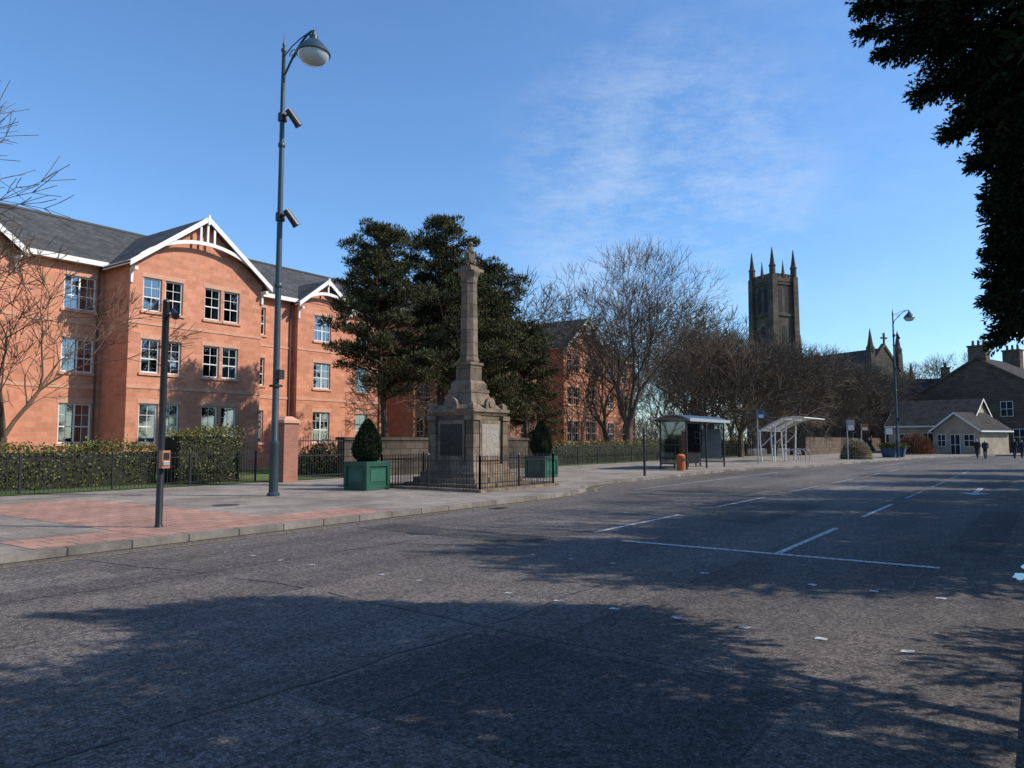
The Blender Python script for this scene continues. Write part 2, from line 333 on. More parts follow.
# pine: bare lower trunks, irregular limbs, separate needle pads
def make_pine(name,s,t,H,Rad,nb,seed,base=.3,ntr=2):
    random.seed(seed); g=group(name,s,t,.14); mb=MB(); cl=[]
    for k in range(ntr):
        bx,by=(0,0) if k==0 else (random.uniform(-1.0,1.0),random.uniform(-1.0,1.0))
        h=H*random.uniform(.8,.95) if k else H; p=Vector((bx,by,-.1)); lean=Vector((random.uniform(-.08,.08),random.uniform(-.08,.08),1)); r=.19
        pts=[p.copy()]
        for i in range(8):
            q=p+Vector((lean.x+random.uniform(-.06,.06),lean.y+random.uniform(-.06,.06),1))*(h/8.3); mb.tube(p,q,r,r*.84,8); r*=.84; p=q; pts.append(p.copy())
        for j in range(nb//ntr):
            f=base+(1-base)*((j+.5)/(nb//ntr))**.9; x=f*8; i=min(7,int(x)); b=pts[i].lerp(pts[i+1],x-i)
            an=j*2.4+random.uniform(-.6,.6); prof=math.sin(min(1,(f-base)/(1-base)*1.15+.25)*math.pi*.84)**.6
            Lb=Rad*max(.25,prof)*random.uniform(.5,1.2)*(1 if f<.93 else .5)
            d=Vector((math.cos(an),math.sin(an),random.uniform(-.1,.5))); e=b+d*Lb; mid=b+d*Lb*.5+Vector((0,0,.06*Lb))
            mb.tube(b,mid,.06,.04,5,cap=False); mb.tube(mid,e,.04,.015,5,cap=False)
            for u in(.5,.75,1.0):
                c=mid.lerp(e,u*2-1)
                for q in range(2): 
                    o=Vector((random.gauss(0,.3),random.gauss(0,.3),random.gauss(.15,.16))); cl.append((c+o,random.uniform(.24,.5))); mb.tube(c,c+o,.018,.01,3,cap=False)
        for q in range(6): cl.append((pts[-1]+Vector((random.gauss(0,.3),random.gauss(0,.3),random.uniform(-.4,.4))),.33))
    part(g,'trunk_and_limbs',mb,[m_pbark],raw=True,smooth=True)
    C=np.array([c[0] for c in cl]); Rr=np.array([c[1] for c in cl]); K=120
    u=unit(len(C)*K); idx=np.repeat(np.arange(len(C)),K); rad=Rr[idx][:,None]*rng.random((len(u),1))**.5
    pos=C[idx]+u*rad*np.array([1,1,.5]); dr=u+np.array([0,0,.9])+rng.normal(size=u.shape)*.3
    leafpart(g,'needle_clumps',diamonds(pos,dr,rng.uniform(.12,.25,len(u)),rng.uniform(.014,.032,len(u))),m_pine)
    return g
make_pine('pine_tree',24.1,24.0,11.6,2.3,62,3,.32)
make_pine('pine_tree',26.5,23.3,12.4,2.7,88,5,.30,3)
make_pine('pine_tree',31.0,23.3,11.2,3.0,74,8,.24)
make_pine('pine_tree',34.6,23.6,8.2,1.9,36,11,.2)
# bare deciduous trees
def make_bare(name,s,t,H,seed,spread=.55,trunk=.2,rad=.28,depth=6,mat=None,sx=4,floor=.014,up=.03,keep=1.0):
    random.seed(seed); g=group(name,s,t,.1); mb=MB()
    def grow(p,d,l,r,dep):
        segs=3 if dep>2 else 2
        for i in range(segs):
            d=(d+Vector((random.gauss(0,.12),random.gauss(0,.12),random.gauss(up,.07)))).normalized(); q=p+d*(l/segs); r2=max(floor*.7,r*(.9 if dep>1 else .75))
            mb.tube(p,q,r,r2,8 if dep>=depth-1 else (5 if dep>2 else 3),cap=False); p=q; r=max(floor,r2)
            if dep>0 and dep<depth and (i<segs-1 or dep<3) and random.random()<keep:
                side(p,d,l,r,dep)
        if dep>0:
            n=random.choice((2,3,3)) if dep<depth else sx
            ph=random.uniform(0,6.28)
            for k in range(n):
                o=d.orthogonal().normalized(); o2=d.cross(o); an=ph+6.283*k/n+random.uniform(-.4,.4); a=spread*random.uniform(.65,1.25)
                nd=(d*math.cos(a)+(o*math.cos(an)+o2*math.sin(an))*math.sin(a)).normalized()
                grow(p,nd,l*random.uniform(.70,.86) if dep<depth else H*.22*random.uniform(.85,1.1),max(floor,r*random.uniform(.6,.76)),dep-1)
    def side(p,d,l,r,dep):
        o=d.orthogonal().normalized(); o2=d.cross(o); an=random.uniform(0,6.28); a=spread*random.uniform(1.1,1.7)
        nd=(d*math.cos(a)+(o*math.cos(an)+o2*math.sin(an))*math.sin(a)).normalized()
        grow(p,nd,l*.6,max(floor,r*.45),dep-2 if dep>2 else dep-1)
    grow(Vector((0,0,-.15)),Vector((0,0,1)),H*trunk,rad,depth)
    part(g,'trunk_and_branches',mb,[mat or m_bark],raw=True)
    zz=max(v[2] for v in mb.v); k=H/zz; g.scale=(k,k,k); g['k']=k; return g
def bclone(g,s,t,H0,H,rot):
    k=g['k']*H/H0; return clone(g,s,t,.1,rot,k)
T1=make_bare('bare_tree',47.5,23.6,16.2,64,.42,.17,.42,7,floor=.013,up=.05,keep=.68,sx=5)
T5=make_bare('bare_tree',66,27,15,21,.5,.17,.34,6,floor=.018)
T2=make_bare('bare_tree',41,29.3,13.6,33,.46,.2,.26,6,floor=.018)
T3=make_bare('bare_tree',6.4,25.2,12.2,41,.5,.2,.17,6,floor=.010,keep=.8)
T4=make_bare('bare_tree',9.8,26.5,8.4,52,.45,.18,.14,6,m_twig,sx=3,floor=.010,keep=.7)
for (s,t,H,r,src,h0) in((56,24.5,8.5,1,T2,13.6),(62,24,12,2,T2,13.6),(65,21.5,11.5,.5,T5,15),(70,20,11.5,3,T2,13.6),(76,20,12,4,T5,15),(82,24,13,1.2,T2,13.6),(88,20,12,5,T5,15),(95,21.5,12,2.2,T2,13.6),(100,18.5,11.5,.3,T5,15),(105,22,13,2.6,T2,13.6),(110,19,12,4.4,T5,15),(90,33,16,3.3,T5,15),(78,30,15,.9,T2,13.6),(112,38,17,2,T5,15),(128,11,15,2,T5,15),(120,27,15,1.4,T5,15),(103,30,15,4.9,T2,13.6),(57,30,13,.4,T2,13.6),(19,-6.6,13,2.0,T2,13.6),(27,-6.4,13,4.0,T5,15)):  # last two, out of view, added to cast twig shadows over road and pavement
    bclone(src,s,t,h0,H,r)
# cypress over the near pavement
def cypress_points(ells,n,rad=.0):
    P=[];D=[]
    tot=sum(e[7] for e in ells)
    for e in ells:
        c=np.array(e[:3]); rr=np.array(e[3:6]); k=int(n*e[7]/tot); u=unit(k); f=(rng.random((k,1)))**e[6]
        P.append(c+u*rr*f); D.append(u+np.array([0,0,-.25])+rng.normal(size=u.shape)*.5)
    return np.concatenate(P),np.concatenate(D)
def sprays(P,D,K,L,lf,wd):
    D=D/np.linalg.norm(D,axis=1,keepdims=True); n=len(P); idx=np.repeat(np.arange(n),K); u=rng.random((n*K,1))
    sd=rng.normal(size=(n,3)); sd=np.cross(D,sd); sd/=np.linalg.norm(sd,axis=1,keepdims=True)
    sg=np.where(rng.random((n*K,1))<.5,-1,1)
    pos=P[idx]+D[idx]*u*L+sd[idx]*sg*rng.random((n*K,1))*(1-u)*L*.35
    dr=D[idx]*1.0+sd[idx]*sg*.8+rng.normal(size=pos.shape)*.25
    return diamonds(pos,dr,rng.uniform(.6,1.2,n*K)*lf,wd)
g=group('cypress_tree',6.2,-2.9,.1); mb=MB(); random.seed(4)
org=Vector((6.2,-2.9,.1))
p=Vector((0,0,-.1)); r=.26
for i in range(7):
    q=p+Vector((random.uniform(-.06,.06),random.uniform(-.06,.06),.92)); mb.tube(p,q,r,r*.86,10); r*=.86; p=q
tips=[(7.6,.45,5.2),(7.7,.2,4.6),(7.85,.1,3.5),(7.9,0,2.9),(7.2,.85,5.5),(7.0,.5,5.5),(5,-.5,4.5),(4,-2,4.8),(8.2,-2,5),(8.0,-1.2,5.6),(6,-4.3,5),(5.5,-1,6.0),(6.6,0,5.8),(7.9,-1,3.6)]
for tp in tips:
    e=Vector(tp)-org; b=Vector((0,0,e.z*.62)); md=(b+e)/2+Vector((0,0,.25)); mb.tube(b,md,.07,.045,6,cap=False); mb.tube(md,e,.045,.012,6,cap=False)
part(g,'trunk_and_limbs',mb,[m_bark],smooth=True)
small=[(7.7,.15,5.35,.8,.60,.5,.4,3),(7.8,-.05,4.75,.6,.42,.4,.4,2.0),(7.95,-.04,4.15,.5,.22,.4,.45,1.2),(8.0,-.05,3.6,.5,.22,.45,.45,1.5),(8.0,-.03,3.0,.5,.26,.42,.5,1.5)]
P,D=cypress_points(small,2500); D=D+np.array([.0,.5,-.1]); v1=sprays(P,D,46,.24,.05,.0085)
# feathery outer branchlets reaching out over the road
tufts=[]; random.seed(15)
for (a,b,n_) in(((7.4,.3,5.5),(7.1,1.15,5.55),18),((7.4,.3,5.3),(7.15,1.12,5.3),14),((7.4,.3,5.2),(7.25,.98,5.1),14),((7.6,.2,4.95),(7.45,.74,4.72),14),((7.7,.1,4.6),(7.6,.52,4.35),12),((7.8,0,4.4),(7.75,.34,4.08),10),((7.9,0,3.95),(7.9,.24,3.75),8),((7.9,0,3.5),(7.95,.24,3.3),8),((7.9,0,3.1),(7.95,.28,2.85),8),((8,0,2.8),(8,.25,2.5),8),((7.3,.2,5.9),(7.0,.9,6.0),16)):
    for i in range(n_):
        f=(i+.5)/n_; sp_=.15*(1.1-f); tufts.append((a[0]+(b[0]-a[0])*f,a[1]+(b[1]-a[1])*f,a[2]+(b[2]-a[2])*f,sp_,sp_,sp_*.7,.6,1))
P,D=cypress_points(tufts,1200); D=D*.5+np.array([0,.8,-.25]); v3=sprays(P,D,40,.16,.045,.0075)
big=[(5.9,-2.1,4.7,2.2,1.8,1.9,.4,1.1),(4.0,-2.2,4.3,1.9,1.7,1.8,.4,.6),(7.6,-1.0,4.6,1.2,.9,1.5,.4,.6)]
P,D=cypress_points(big,3300); v2=sprays(P,D,26,.42,.12,.022)
v=np.concatenate([v1,v2,v3])-np.array([6.2,-2.9,.1]); leafpart(g,'foliage',v,m_cyp,raw=False)
# out-of-view shrubs added behind the garden wall to shade the near road
for (s,t,a,b,h_) in((8.9,-3.9,1.5,.9,3.9),(11.2,-4.1,1.3,.9,3.4)):
    g=group('shade_shrub',s,t,.0); mb=MB(); 
    for k in range(6): mb.tube((random.uniform(-.2,.2),random.uniform(-.2,.2),-.05),(random.uniform(-a,a)*.6,random.uniform(-b,b)*.6,h_*.7),.06,.02,6)
    part(g,'stems',mb,[m_bark])
    P,D=cypress_points([(0,0,h_*.58,a,b,h_*.42,.4,1),(a*.4,.2,h_*.4,a*.7,b,h_*.3,.4,.5)],700); leafpart(g,'foliage',sprays(P,D,24,.4,.12,.026),m_cyp,raw=False)
# further roadside conifers on the right hand verge
def make_conifer(name,s,t,H,rad,n,seed):
    g=group(name,s,t,.1); mb=MB(); mb.tube((0,0,-.1),(0,0,H*.9),.24,.04,8)
    random.seed(seed); el=[]
    for k in range(20):
        f=random.uniform(.28,.95); an=k*2.4; rr=rad*(1-.55*max(0,f-.45)/.5)*random.uniform(.4,.8); c=(rr*math.cos(an),rr*math.sin(an),H*f); q=rad*.42
        mb.tube((0,0,H*f*.85),c,.06,.015,5,cap=False); el.append((*c,q,q,q*.8,.4,1))
    part(g,'trunk_and_limbs',mb,[m_bark],raw=True)
    P,D=cypress_points(el,n); leafpart(g,'foliage',sprays(P,D,20,.45,.16,.036),m_cyp); return g
C1=make_conifer('cypress_tree',14.2,-3.6,8.8,2.6,2500,1); C2=make_conifer('cypress_tree',19.0,-4.0,9.2,3.0,2500,2)
for (s,t,r,sc) in((-2.4,-4.2,1,.8),(-8,-4.5,2,1),(24.0,-4.0,1,1.0),(29,-4.2,3,1.0),(35,-4.0,4,.85),(42,-4.5,2,.95),(50,-4.5,5,.9)):
    clone(C1 if r%2 else C2,s,t,.1,r,sc)
# hedges
def hedge(name,s0,s1,t0,t1,h,dens=420,var=.08):
    g=group(name,(s0+s1)/2,(t0+t1)/2,.14); a=(s1-s0)/2;b=(t1-t0)/2
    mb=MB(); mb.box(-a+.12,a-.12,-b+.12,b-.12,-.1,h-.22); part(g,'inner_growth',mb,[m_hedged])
    n=int((s1-s0)*h*dens*2); P=np.stack([rng.uniform(-a,a,n),rng.uniform(-b,b,n),rng.random(n)*h],1)
    face=rng.random(n)
    P[:,1]=np.where(face<.45,-b+rng.random(n)*.16,P[:,1]); P[:,2]=np.where((face>.45)&(face<.85),h-rng.random(n)**1.5*.25+.0,P[:,2])
    P[:,2]+=var*np.sin(P[:,0]*1.7)+rng.normal(size=n)*.05; P+=rng.normal(size=P.shape)*.04
    leafpart(g,'leaves',diamonds(P,unit(n)+np.array([0,0,.4]),rng.uniform(.06,.13,n),rng.uniform(.016,.032,n)),m_hedge,raw=False)
hedge('hedge',-6,13.6,23.9,25.1,1.3,300); hedge('hedge',13.7,16.2,23.1,24.4,1.8,300); hedge('hedge',33.5,72,23.0,24.2,1.35,130)
# railings
def railing(name,segs,h=1.05,sp=.115,base=.12,r=.009,post=2.4):
    s0,t0=segs[0][0]; g=group(name,s0,t0,0); mb=MB()
    for (a,b) in segs:
        L=math.hypot(b[0]-a[0],b[1]-a[1]); n=int(L/sp); dx,dy=(b[0]-a[0])/L,(b[1]-a[1])/L
        for z in(base+.12,base+h-.12):
            mb.tube((a[0],a[1],z),(b[0],b[1],z),.016,.016,4)
        for i in range(n+1):
            s=a[0]+dx*i*L/n; t=a[1]+dy*i*L/n; mb.tube((s,t,base),(s,t,base+h),r,r,4); mb.tube((s,t,base+h),(s,t,base+h+.06),r*1.6,.001,4)
        k=max(1,round(L/post))
        for i in range(k+1):
            s=a[0]+dx*i*L/k; t=a[1]+dy*i*L/k; mb.cbox(s,t,base-.02,base+h+.04,.05); mb.tube((s,t,base+h+.04),(s,t,base+h+.11),.035,.005,6)
    part(g,'bars',mb,[m_black],ab=True)
railing('iron_railing',[((-6,22.6),(16.3,22.6))]); railing('iron_railing',[((34,22.6),(72,22.6))],sp=.15)
# brick pier and boundary wall
g=group('brick_gate_pier',17.1,22.0,.1); mb=MB(); mb.cbox(0,0,-.05,2.1,.62); mb.cbox(0,0,2.1,2.2,.74,m=1); mb.frus(0,0,2.2,2.34,.68,.3,m=1); part(g,'pier',mb,[m_redbrick,m_trimstone])
g=group('boundary_wall',22,22.8,.1); mb=MB(); mb.box(-1.6,11.4,-.2,.2,-.05,1.5); mb.box(-1.65,11.45,-.26,.26,1.5,1.62); part(g,'wall',mb,[m_wstone])
g=group('iron_gate',19.0,22.5,.1); mb=MB()
for i in range(21): mb.tube((-1.2+i*.12,0,.05),(-1.2+i*.12,0,1.5+.25*math.sin(i/20*math.pi)),.011,.011,4)
for z in(.15,.9,1.45): mb.box(-1.22,1.22,-.015,.015,z,z+.04)
part(g,'gate',mb,[m_black])
for (s,t,r_,h_) in((21.5,25.2,1.1,1.3),(24.5,25.6,1.2,1.6),(28.5,25.2,1.3,1.7),(33,24.6,1.1,1.7)):
    g=group('garden_shrub',s,t,.14); n=3500; u=unit(n); u[:,2]=np.abs(u[:,2]); P=u*np.array([r_,r_,h_])*(rng.random((n,1))**.35)*(1+.15*np.sin(u[:,:1]*7))
    leafpart(g,'leaves',diamonds(P,u+rng.normal(size=u.shape)*.5,.13,.035),m_topi)
# ------------------------------------------------------------------ flats
FL=[(1.45,3.2),(4.55,6.05),(7.3,8.8)]
def facade(W,F,G,C,T,sa,sb,z1,wins):
    ss=sorted({sa,sb,*[w[0] for w in wins],*[w[1] for w in wins]}); zs=sorted({0,z1,*[w[2] for w in wins],*[w[3] for w in wins]})
    for i in range(len(ss)-1):
        for j in range(len(zs)-1):
            cs=(ss[i]+ss[i+1])/2; cz=(zs[j]+zs[j+1])/2
            if any(w[0]<cs<w[1] and w[2]<cz<w[3] for w in wins): continue
            W.quad((ss[i],T,zs[j]),(ss[i+1],T,zs[j]),(ss[i+1],T,zs[j+1]),(ss[i],T,zs[j+1]))
    for (a,b,c,d) in wins:
        e=T+.15
        W.quad((a,T,c),(a,T,d),(a,e,d),(a,e,c)); W.quad((b,T,c),(b,e,c),(b,e,d),(b,T,d)); W.quad((a,T,d),(b,T,d),(b,e,d),(a,e,d)); W.quad((a,T,c),(a,e,c),(b,e,c),(b,T,c))
        W.box(a-.1,b+.1,T-.07,T+.06,c-.11,c+.004,1); W.box(a-.08,b+.08,T-.012,T+.02,d+.002,d+.2,1)
        f=.065; y0,y1=T+.085,T+.145; a+=.003;b-=.003;c+=.005;d-=.003
        F.box(a,a+f,y0,y1,c,d); F.box(b-f,b,y0,y1,c,d); F.box(a+f,b-f,y0,y1,c,c+f); F.box(a+f,b-f,y0,y1,d-f,d)
        wv=b-a; nm=1 if wv<1.2 else 2
        cols=[a+f]
        for k in range(1,nm):
            x=a+wv*k/nm; F.box(x-.035,x+.035,y0+.002,y1,c+f,d-f); cols+= [x-.035,x+.035]
        cols.append(b-f)
        zt=c+(d-c)*.42; F.box(a+f,b-f,y0+.004,y1-.002,zt-.025,zt+.025)
        for k in range(0,len(cols),2):
            xm=(cols[k]+cols[k+1])/2; F.box(xm-.01,xm+.01,y0+.02,y1-.01,c+f,zt-.025); F.box(xm-.01,xm+.01,y0+.02,y1-.01,zt+.025,d-f)
            for zz in ((zt+d)/2,): F.box(cols[k],cols[k+1],y0+.022,y1-.012,zz-.01,zz+.01)
        G.quad((a+f,T+.12,c+f),(b-f,T+.12,c+f),(b-f,T+.12,d-f),(a+f,T+.12,d-f))
        q=random.random(); y=T+.24
        if q<.35: C.quad((a,y,c),(b,y,c),(b,y,d),(a,y,d))
        elif q<.75:
            x=(b-a)*random.uniform(.18,.32); C.quad((a,y,c),(a+x,y,c),(a+x*.8,y,d),(a,y,d)); C.quad((b-x,y,c),(b,y,c),(b,y,d),(b-x*.8,y,d))
        elif q<.9: C.quad((a,y,d-(d-c)*random.uniform(.2,.6)),(b,y,d-(d-c)*.4),(b,y,d),(a,y,d))
def flats(name,s0,s1,T0,blocks,singles):
    g=group(name,(s0+s1)/2,T0,0); W,F,G,C,RY,RX,D,B,X=[MB() for _ in range(9)]
    EZ=9.45; RT=T0+4.4; RZ=12.45; BT=T0+8.8
    cur=s0; segs=[]
    for (a,b,T,kind) in blocks: segs.append((cur,a)); cur=b
    segs.append((cur,s1))
    for (a,b) in segs:
        if b-a<.05: continue
        ws=[(c-h,c+h,z0,z1) for (c,h) in singles if a+h<=c<=b-h for z0,z1 in FL]
        facade(W,F,G,C,T0,a,b,EZ,ws)
        B.box(a+.02,b-.02,T0-.42,T0-.36,EZ-.12,EZ+.1); B.box(a+.02,b-.02,T0-.36,T0-.004,EZ-.10,EZ-.07)
        X.tube((b-.25,T0-.07,.1),(b-.25,T0-.07,EZ-.1),.045,.045,6,1)
        W.box(a+.02,b-.02,T0-.03,T0+.03,3.85,4.0,1); W.box(a+.02,b-.02,T0-.03,T0+.03,6.68,6.8,1)
    RY.quad((s0-.3,T0-.42,EZ),(s1+.3,T0-.42,EZ),(s1+.3,RT,RZ),(s0-.3,RT,RZ)); RY.quad((s0-.3,RT,RZ),(s1+.3,RT,RZ),(s1+.3,BT+.42,EZ),(s0-.3,BT+.42,EZ))
    X.box(s0-.3,s1+.3,RT-.1,RT+.1,RZ-.03,RZ+.07)
    for s in(s0,s1):
        W.quad((s,T0,0),(s,BT,0),(s,BT,EZ),(s,T0,EZ)); W.tri((s,T0,EZ),(s,BT,EZ),(s,RT,RZ-.05))
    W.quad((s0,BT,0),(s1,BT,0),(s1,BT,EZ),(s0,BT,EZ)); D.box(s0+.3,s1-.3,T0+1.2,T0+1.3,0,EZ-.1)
    for (a,b,T,kind) in blocks:
        wdt=b-a; c=(a+b)/2; pk=EZ+wdt/2*.76; ov=.28; rt=T0-.42+(pk-EZ)/(RZ-EZ)*(RT-T0+.42)+.05
        if kind=='big':
            ws=[(a+o0,a+o1,z0,z1) for o0,o1 in((.58,1.44),(1.6,2.46),(wdt-3.15,wdt-2.3),(wdt-2.14,wdt-1.28)) for z0,z1 in FL]
        else: ws=[(c-.62,c+.62,z0,z1) for z0,z1 in FL]
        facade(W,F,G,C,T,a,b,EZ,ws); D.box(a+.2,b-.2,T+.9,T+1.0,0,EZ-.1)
        W.box(a-.02,b+.02,T-.03,T+.03,3.85,4.0,1); W.box(a-.02,b+.02,T-.03,T+.03,6.68,6.8,1)
        W.tri((a,T,EZ),(b,T,EZ),(c,T,pk))
        W.quad((a,T0,0),(a,T,0),(a,T,EZ),(a,T0,EZ)); W.quad((b,T,0),(b,T0,0),(b,T0,EZ),(b,T,EZ))
        sl=.76; ef=T-.45
        for sg in(-1,1):
            e=c+sg*(wdt/2+ov); ez=EZ-ov*sl+.06
            RX.quad((e,ef,ez),(c,ef,pk+.06),(c,rt+.2,pk+.06),(e,T0+.2,ez))
            RX.quad((e,ef,ez-.1),(c,ef,pk-.04),(c,rt+.2,pk-.04),(e,T0+.2,ez-.1),)
            y0,y1,hh=ef-.05,ef,.22; i=len(B.v)
            B.v+=[(e,y0,ez-hh),(c,y0,pk+.06-hh),(c,y0,pk+.1),(e,y0,ez+.04),(e,y1,ez-hh),(c,y1,pk+.06-hh),(c,y1,pk+.1),(e,y1,ez+.04)]
            for f in((0,1,2,3),(7,6,5,4),(0,4,5,1),(3,2,6,7),(0,3,7,4)): B.f.append(tuple(i+k for k in f)); B.m.append(0)
            X.tube((e,ef,ez-.05),(e,T0-.3,ez-.05),.06,.06,6)
            B.box(e-.04 if sg<0 else e-.0,e if sg<0 else e+.04,ef,T0-.5,ez-.14,ez+.03)
        hw=wdt/2+ov-.1; rise=(pk-EZ)*.62; z0=EZ-ov*sl-.12; nseg=18; y0,y1=ef+.02,ef+.10
        for k in range(nseg):
            u0=-1+2*k/nseg;u1=-1+2*(k+1)/nseg
            za=z0+rise*max(0,1-u0*u0)**.8; zb=z0+rise*max(0,1-u1*u1)**.8; th=.17; i=len(B.v)
            B.v+=[(c+u0*hw,y0,za),(c+u1*hw,y0,zb),(c+u1*hw,y0,zb+th),(c+u0*hw,y0,za+th),(c+u0*hw,y1,za),(c+u1*hw,y1,zb),(c+u1*hw,y1,zb+th),(c+u0*hw,y1,za+th)]
            for f in((0,1,2,3),(7,6,5,4),(0,4,5,1),(3,2,6,7)): B.f.append(tuple(i+k for k in f)); B.m.append(0)
        for o in((-.35,0,.35) if kind=='big' else (0,)):
            zt=pk-.2-abs(o)*sl; B.box(c+o-.05,c+o+.05,ef+.01,ef+.07,z0+rise*(1-(o/hw)**2)**.8+.1,zt)
        B.box(c-.05,c+.05,ef-.07,ef+.02,pk-.3,pk+.16)
        for sg in(-1,1):
            x=c+sg*(wdt/2-.02); B.box(x-.07,x+.07,ef+.0,T-.003,EZ-.5,EZ-.36); B.box(x-.05,x+.05,T-.1,T-.004,EZ-1.0,EZ-.5)
    part(g,'walls',W,[m_wall,m_trimstone],ab=True); part(g,'window_frames',F,[m_pwhite],ab=True); part(g,'window_panes',G,[m_glass],ab=True)
    part(g,'curtains',C,[m_curt],ab=True); part(g,'main_roof',RY,[m_roofy],ab=True); part(g,'gable_roofs',RX,[m_roofx],ab=True)
    part(g,'interior',D,[m_dark],ab=True); part(g,'bargeboards',B,[m_pwhite],ab=True); part(g,'gutters_and_pipes',X,[m_black,m_pipe],ab=True)
    return g
random.seed(12)
flats('red_sandstone_flats',-3,34,34.3,[(5.9,12.8,33.9,'big'),(16.5,23.2,32.0,'big'),(27.0,30.6,33.9,'small')],[(1.5,.65),(15.5,.68),(24.7,.45),(32.3,.5)])
flats('red_sandstone_flats',37,70.5,34.3,[(38.5,45.8,32.0,'big'),(48,51.4,33.9,'small'),(52.6,59.4,32.0,'big'),(62.6,66.2,33.9,'small')],[(37.75,.4),(46.9,.45),(60.8,.5),(68.3,.6)])
# ------------------------------------------------------------------ mercat cross monument
g=group('mercat_cross_monument',18.9,15.1,.12); S=MB(); Cc=MB(); Pq=MB()
S.cbox(0,0,-.02,.16,2.9); S.cbox(0,0,.16,.32,2.5); S.cbox(0,0,.32,.48,2.2)
S.frus(0,0,.48,.72,1.95,1.8); S.cbox(0,0,.72,2.25,1.66); 
Cc.frus(0,0,2.25,2.36,1.72,1.86); Cc.cbox(0,0,2.36,2.46,1.9); Cc.frus(0,0,2.46,2.6,1.74,1.35)
for a in(-1,1):
    for b in(-1,1):
        S.cbox(a*.77,b*.77,.5,2.1,.3); Cc.cbox(a*.77,b*.77,2.1,2.24,.38)
        Cc.cbox(a*.77,b*.77,2.47,2.58,.24); Cc.frus(a*.77,b*.77,2.58,2.66,.22,.1)
for ax,sg in((0,-1),(0,1),(1,-1),(1,1)):
    def P3(u,o,z): return (sg*o,u,z) if ax==0 else (u,sg*o,z)
    def bx(mbx,u0,u1,o0,o1,z0,z1,m=0):
        a=P3(u0,o0,z0);b=P3(u1,o1,z1); mbx.box(min(a[0],b[0]),max(a[0],b[0]),min(a[1],b[1]),max(a[1],b[1]),z0,z1,m)
    bx(Cc,-.53,.53,.83,.88,.85,2.1); bx(Pq,-.44,.44,.875,.895,.98,1.98,1 if (ax==1 and sg==-1) else 0)
    rr=.24
    bx(Cc,-rr,rr,.80,.90,2.465,2.58)
    n=14
    for k in range(n):
        a0=math.pi*k/n;a1=math.pi*(k+1)/n
        for o in(.90,.80):
            Cc.tri(P3(0,o,2.58),P3(rr*math.cos(a0),o,2.58+rr*math.sin(a0)),P3(rr*math.cos(a1),o,2.58+rr*math.sin(a1)))
        Cc.quad(P3(rr*math.cos(a0),.80,2.58+rr*math.sin(a0)),P3(rr*math.cos(a1),.80,2.58+rr*math.sin(a1)),P3(rr*math.cos(a1),.90,2.58+rr*math.sin(a1)),P3(rr*math.cos(a0),.90,2.58+rr*math.sin(a0)))
    Cc.tube(P3(0,.89,2.62),P3(0,.94,2.62),.14,.11,14,0)
Cc.frus(0,0,2.6,3.0,1.15,.9); Cc.cbox(0,0,3.0,3.1,.95); Cc.cbox(0,0,3.1,3.3,.82); Cc.frus(0,0,3.3,3.4,.8,.66)
S.cbox(0,0,3.4,3.9,.60); Cc.cbox(0,0,3.9,3.98,.68)
S.lathe(0,0,[(.34,3.98),(.35,4.06),(.315,4.14),(.30,4.2),(.285,5.4),(.265,6.55),(.285,6.6),(.265,6.65)],8,0,math.pi/8)
Cc.lathe(0,0,[(.265,6.65),(.29,6.78),(.37,6.92),(.38,6.97)],8,0,math.pi/8); Cc.cbox(0,0,6.97,7.07,.68); Cc.cbox(0,0,7.07,7.17,.42)
part(g,'plinth_and_shaft',S,[m_stone],bevel=.015); part(g,'mouldings',Cc,[m_stone2]); part(g,'plaques',Pq,[m_bronze,m_insc])
def skin_mesh(name,V,E,Rd,mats,parent,loc=(0,0,0),sub=2,root=0,matfn=None,rot=0):
    me=bpy.data.meshes.new(name+'_cage'); me.from_pydata(V,E,[]); ob=bpy.data.objects.new(name+'_cage',me); scene.collection.objects.link(ob)
    mod=ob.modifiers.new('s','SKIN'); mod.use_smooth_shade=True
    sv=me.skin_vertices[0].data
    for i,r in enumerate(Rd): sv[i].radius=(r,r) if not hasattr(r,'__len__') else r; sv[i].use_root=(i==root)
    b=ob.modifiers.new('u','SUBSURF'); b.levels=sub; b.render_levels=sub
    bpy.context.view_layer.update(); dg=bpy.context.evaluated_depsgraph_get()
    nm=bpy.data.meshes.new_from_object(ob.evaluated_get(dg)); bpy.data.objects.remove(ob); nm.name=name
    nm.materials.clear()
    for m in mats: nm.materials.append(m)
    for p in nm.polygons:
        p.use_smooth=True; p.material_index=matfn(p.center) if matfn else 0
    o=bpy.data.objects.new(name,nm); scene.collection.objects.link(o); o.parent=parent; o.location=loc; o.rotation_euler=(0,0,rot); return o
# upright seated heraldic beast (x right, y back, z up)
V=[(0,.08,.14),(0,.06,.32),(0,0,.52),(0,-.03,.66),(0,-.08,.76),(0,-.19,.74),
   (.1,0,.14),(.13,-.14,.2),(.12,-.12,.04),(.12,-.22,.03),(-.1,0,.14),(-.13,-.14,.2),(-.12,-.12,.04),(-.12,-.22,.03),
   (.1,-.02,.5),(.12,-.14,.40),(.05,-.2,.36),(-.1,-.02,.5),(-.12,-.14,.40),(-.05,-.2,.36),(0,.18,.08),(.03,.22,.2),(.0,.18,.36)]
E=[(0,1),(1,2),(2,3),(3,4),(4,5),(0,6),(6,7),(7,8),(8,9),(0,10),(10,11),(11,12),(12,13),(2,14),(14,15),(15,16),(2,17),(17,18),(18,19),(0,20),(20,21),(21,22)]
Rd=[.13,.11,.12,.09,.10,.05,.08,.06,.04,.035,.08,.06,.04,.035,.055,.04,.035,.055,.04,.035,.035,.025,.035]
skin_mesh('finial_beast',V,E,Rd,[m_stone2],g,(0,0,7.17),rot=R(60))
